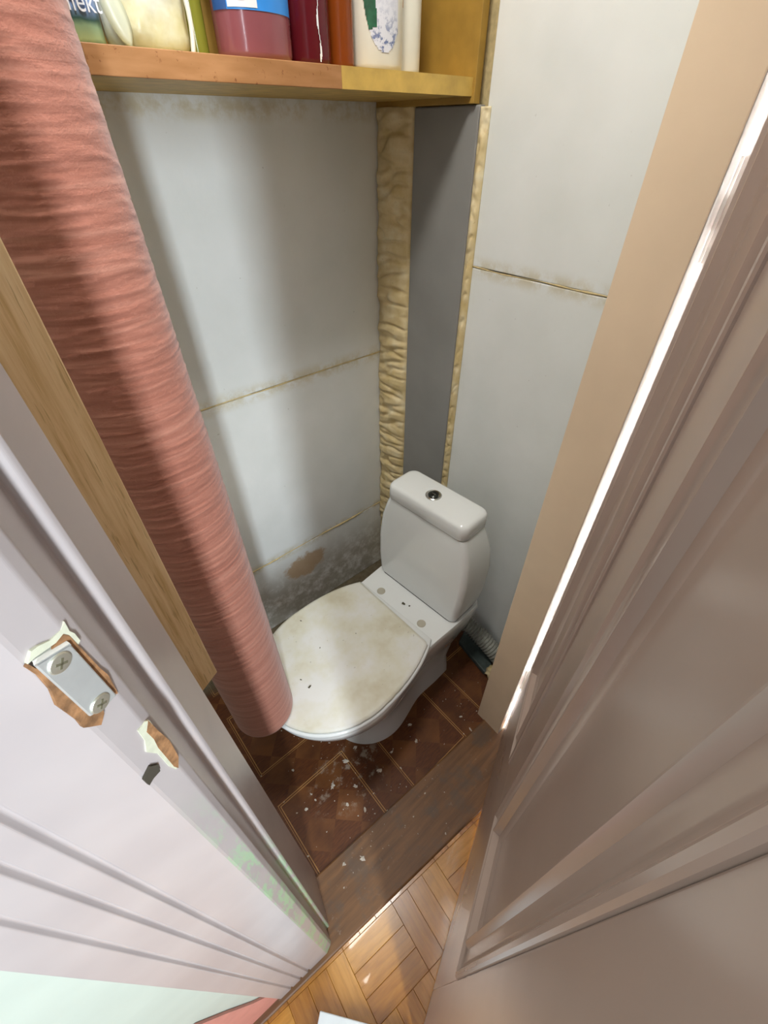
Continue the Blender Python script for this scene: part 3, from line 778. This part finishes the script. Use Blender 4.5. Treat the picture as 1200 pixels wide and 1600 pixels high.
# ------------------------------------------------------------------ white box in the hall, debris
bx3 = empty('white_box', (-.135, .02, 0)); tag(bx3, 'white flat box lying on the parquet in front of the threshold', 'box')
def wbx(name, x0, x1, y0, y1, z0, z1, mat='box_white'):
    o = box(name, x0, x1, y0, y1, z0, z1, mat, bx3); bevel(o, .002, 2); return o
wbx('box_base', -.10, .10, -.06, .06, .0, .026); wbx('box_lid', -.102, .102, -.062, .062, .026, .04)
bx3.rotation_euler = (0, 0, radians(-51)); 
cpt = at_z(500, 1579, .04); off = Matrix.Rotation(radians(-51), 3, 'Z') @ Vector((-.102, .062, 0))
bx3.location = (cpt.x-off.x, cpt.y-off.y, 0)

def flake_mesh(r, th, seed, n=9):
    rnd = random.Random(seed); v = []
    for lv in (0, th):
        rr2 = random.Random(seed+1)
        for k in range(n):
            a = 2*pi*k/n+rr2.uniform(-.3, .3); q = r*rr2.uniform(.3, 1.25); v.append((q*cos(a), q*.6*sin(a), lv+(th*rr2.uniform(0, 1.2) if lv else 0)))
    return v, [tuple(range(n-1, -1, -1)), tuple(range(n, 2*n))]+[(k, (k+1) % n, n+(k+1) % n, n+k) for k in range(n)]
def fz(p): return .0083 if (p.y < .288-.0457*p.x and p.x < .66) else .0003
big = [(592, 1205, .011), (650, 1158, .009), (540, 1190, .012), (520, 1227, .013), (555, 1228, .009), (478, 1265, .008), (543, 1258, .008), (640, 1133, .008), (570, 1265, .007), (567, 1340, .011), (538, 1350, .008), (458, 1204, .006), (612, 1175, .007), (735, 1140, .007), (720, 1120, .006), (700, 1000, .006), (493, 1250, .005), (556, 1168, .010)]
for k, (x, y, r) in enumerate(big):
    p = at_z(x, y, 0); p.z = fz(p)
    if p.z > .001: p = at_z(x, y, p.z)
    v, f = flake_mesh(r*.9, .0012, k*3)
    o = mesh('paint_flake', v, f, 'flake'); o.location = p; o.rotation_euler = (0, 0, k*1.3)
    if p.z > .001: tag(o, 'pale paint flake lying on the brown threshold board', 'paint flake', 'paint flakes on the threshold')
    else: tag(o, 'pale paint flake lying on the dark linoleum by the toilet', 'paint flake', 'paint flakes on the linoleum')
vs_, fs_ = [], []
def addf(p, r, th, seed, ang):
    v, f = flake_mesh(r, th, seed, 5); b = len(vs_); c_, s_ = cos(ang), sin(ang)
    vs_.extend([(p.x+a*c_-b2*s_, p.y+a*s_+b2*c_, p.z+q) for a, b2, q in v]); fs_.extend([tuple(i+b for i in t) for t in f])
rnd = random.Random(11)
for k in range(130):
    x = rnd.gauss(560, 95); y = rnd.gauss(1225, 75)
    if not (400 < x < 775 and 1000 < y < 1560): continue
    p = at_z(x, y, 0)
    if p.y < edge_y(p.x)+.01 or p.x > .64 or p.x < .01: continue
    p.z = fz(p); addf(p, abs(rnd.gauss(0, .0016))+.0007, .0006, k, rnd.uniform(0, 6))
for k in range(40):
    x = rnd.uniform(690, 775); y = rnd.uniform(985, 1165); p = at_z(x, y, 0)
    if p.x > .74 or p.y < .27: continue
    p.z = .0003; addf(p, rnd.uniform(.0008, .0028), .0008, k+900, rnd.uniform(0, 6))
o = mesh('floor_grit', vs_, fs_, 'flake'); tag(o, 'scattered fine plaster grit on the linoleum and threshold', 'grit', kind='stuff')
vs_, fs_ = [], []
for x, y, r in ((630, 943, .007), (640, 947, .004), (484, 1073, .005), (470, 1062, .003), (470, 970, .003), (500, 1012, .0025), (556, 990, .002)):
    p = at_z(x, y, .4278 if y > 960 else .4004); addf(p, r, .0008, int(x), x)
o = mesh('dirt_specks', vs_, fs_, 'leaf_bit'); tag(o, 'dark dirt specks and leaf crumbs on the toilet lid', 'dirt', kind='stuff')
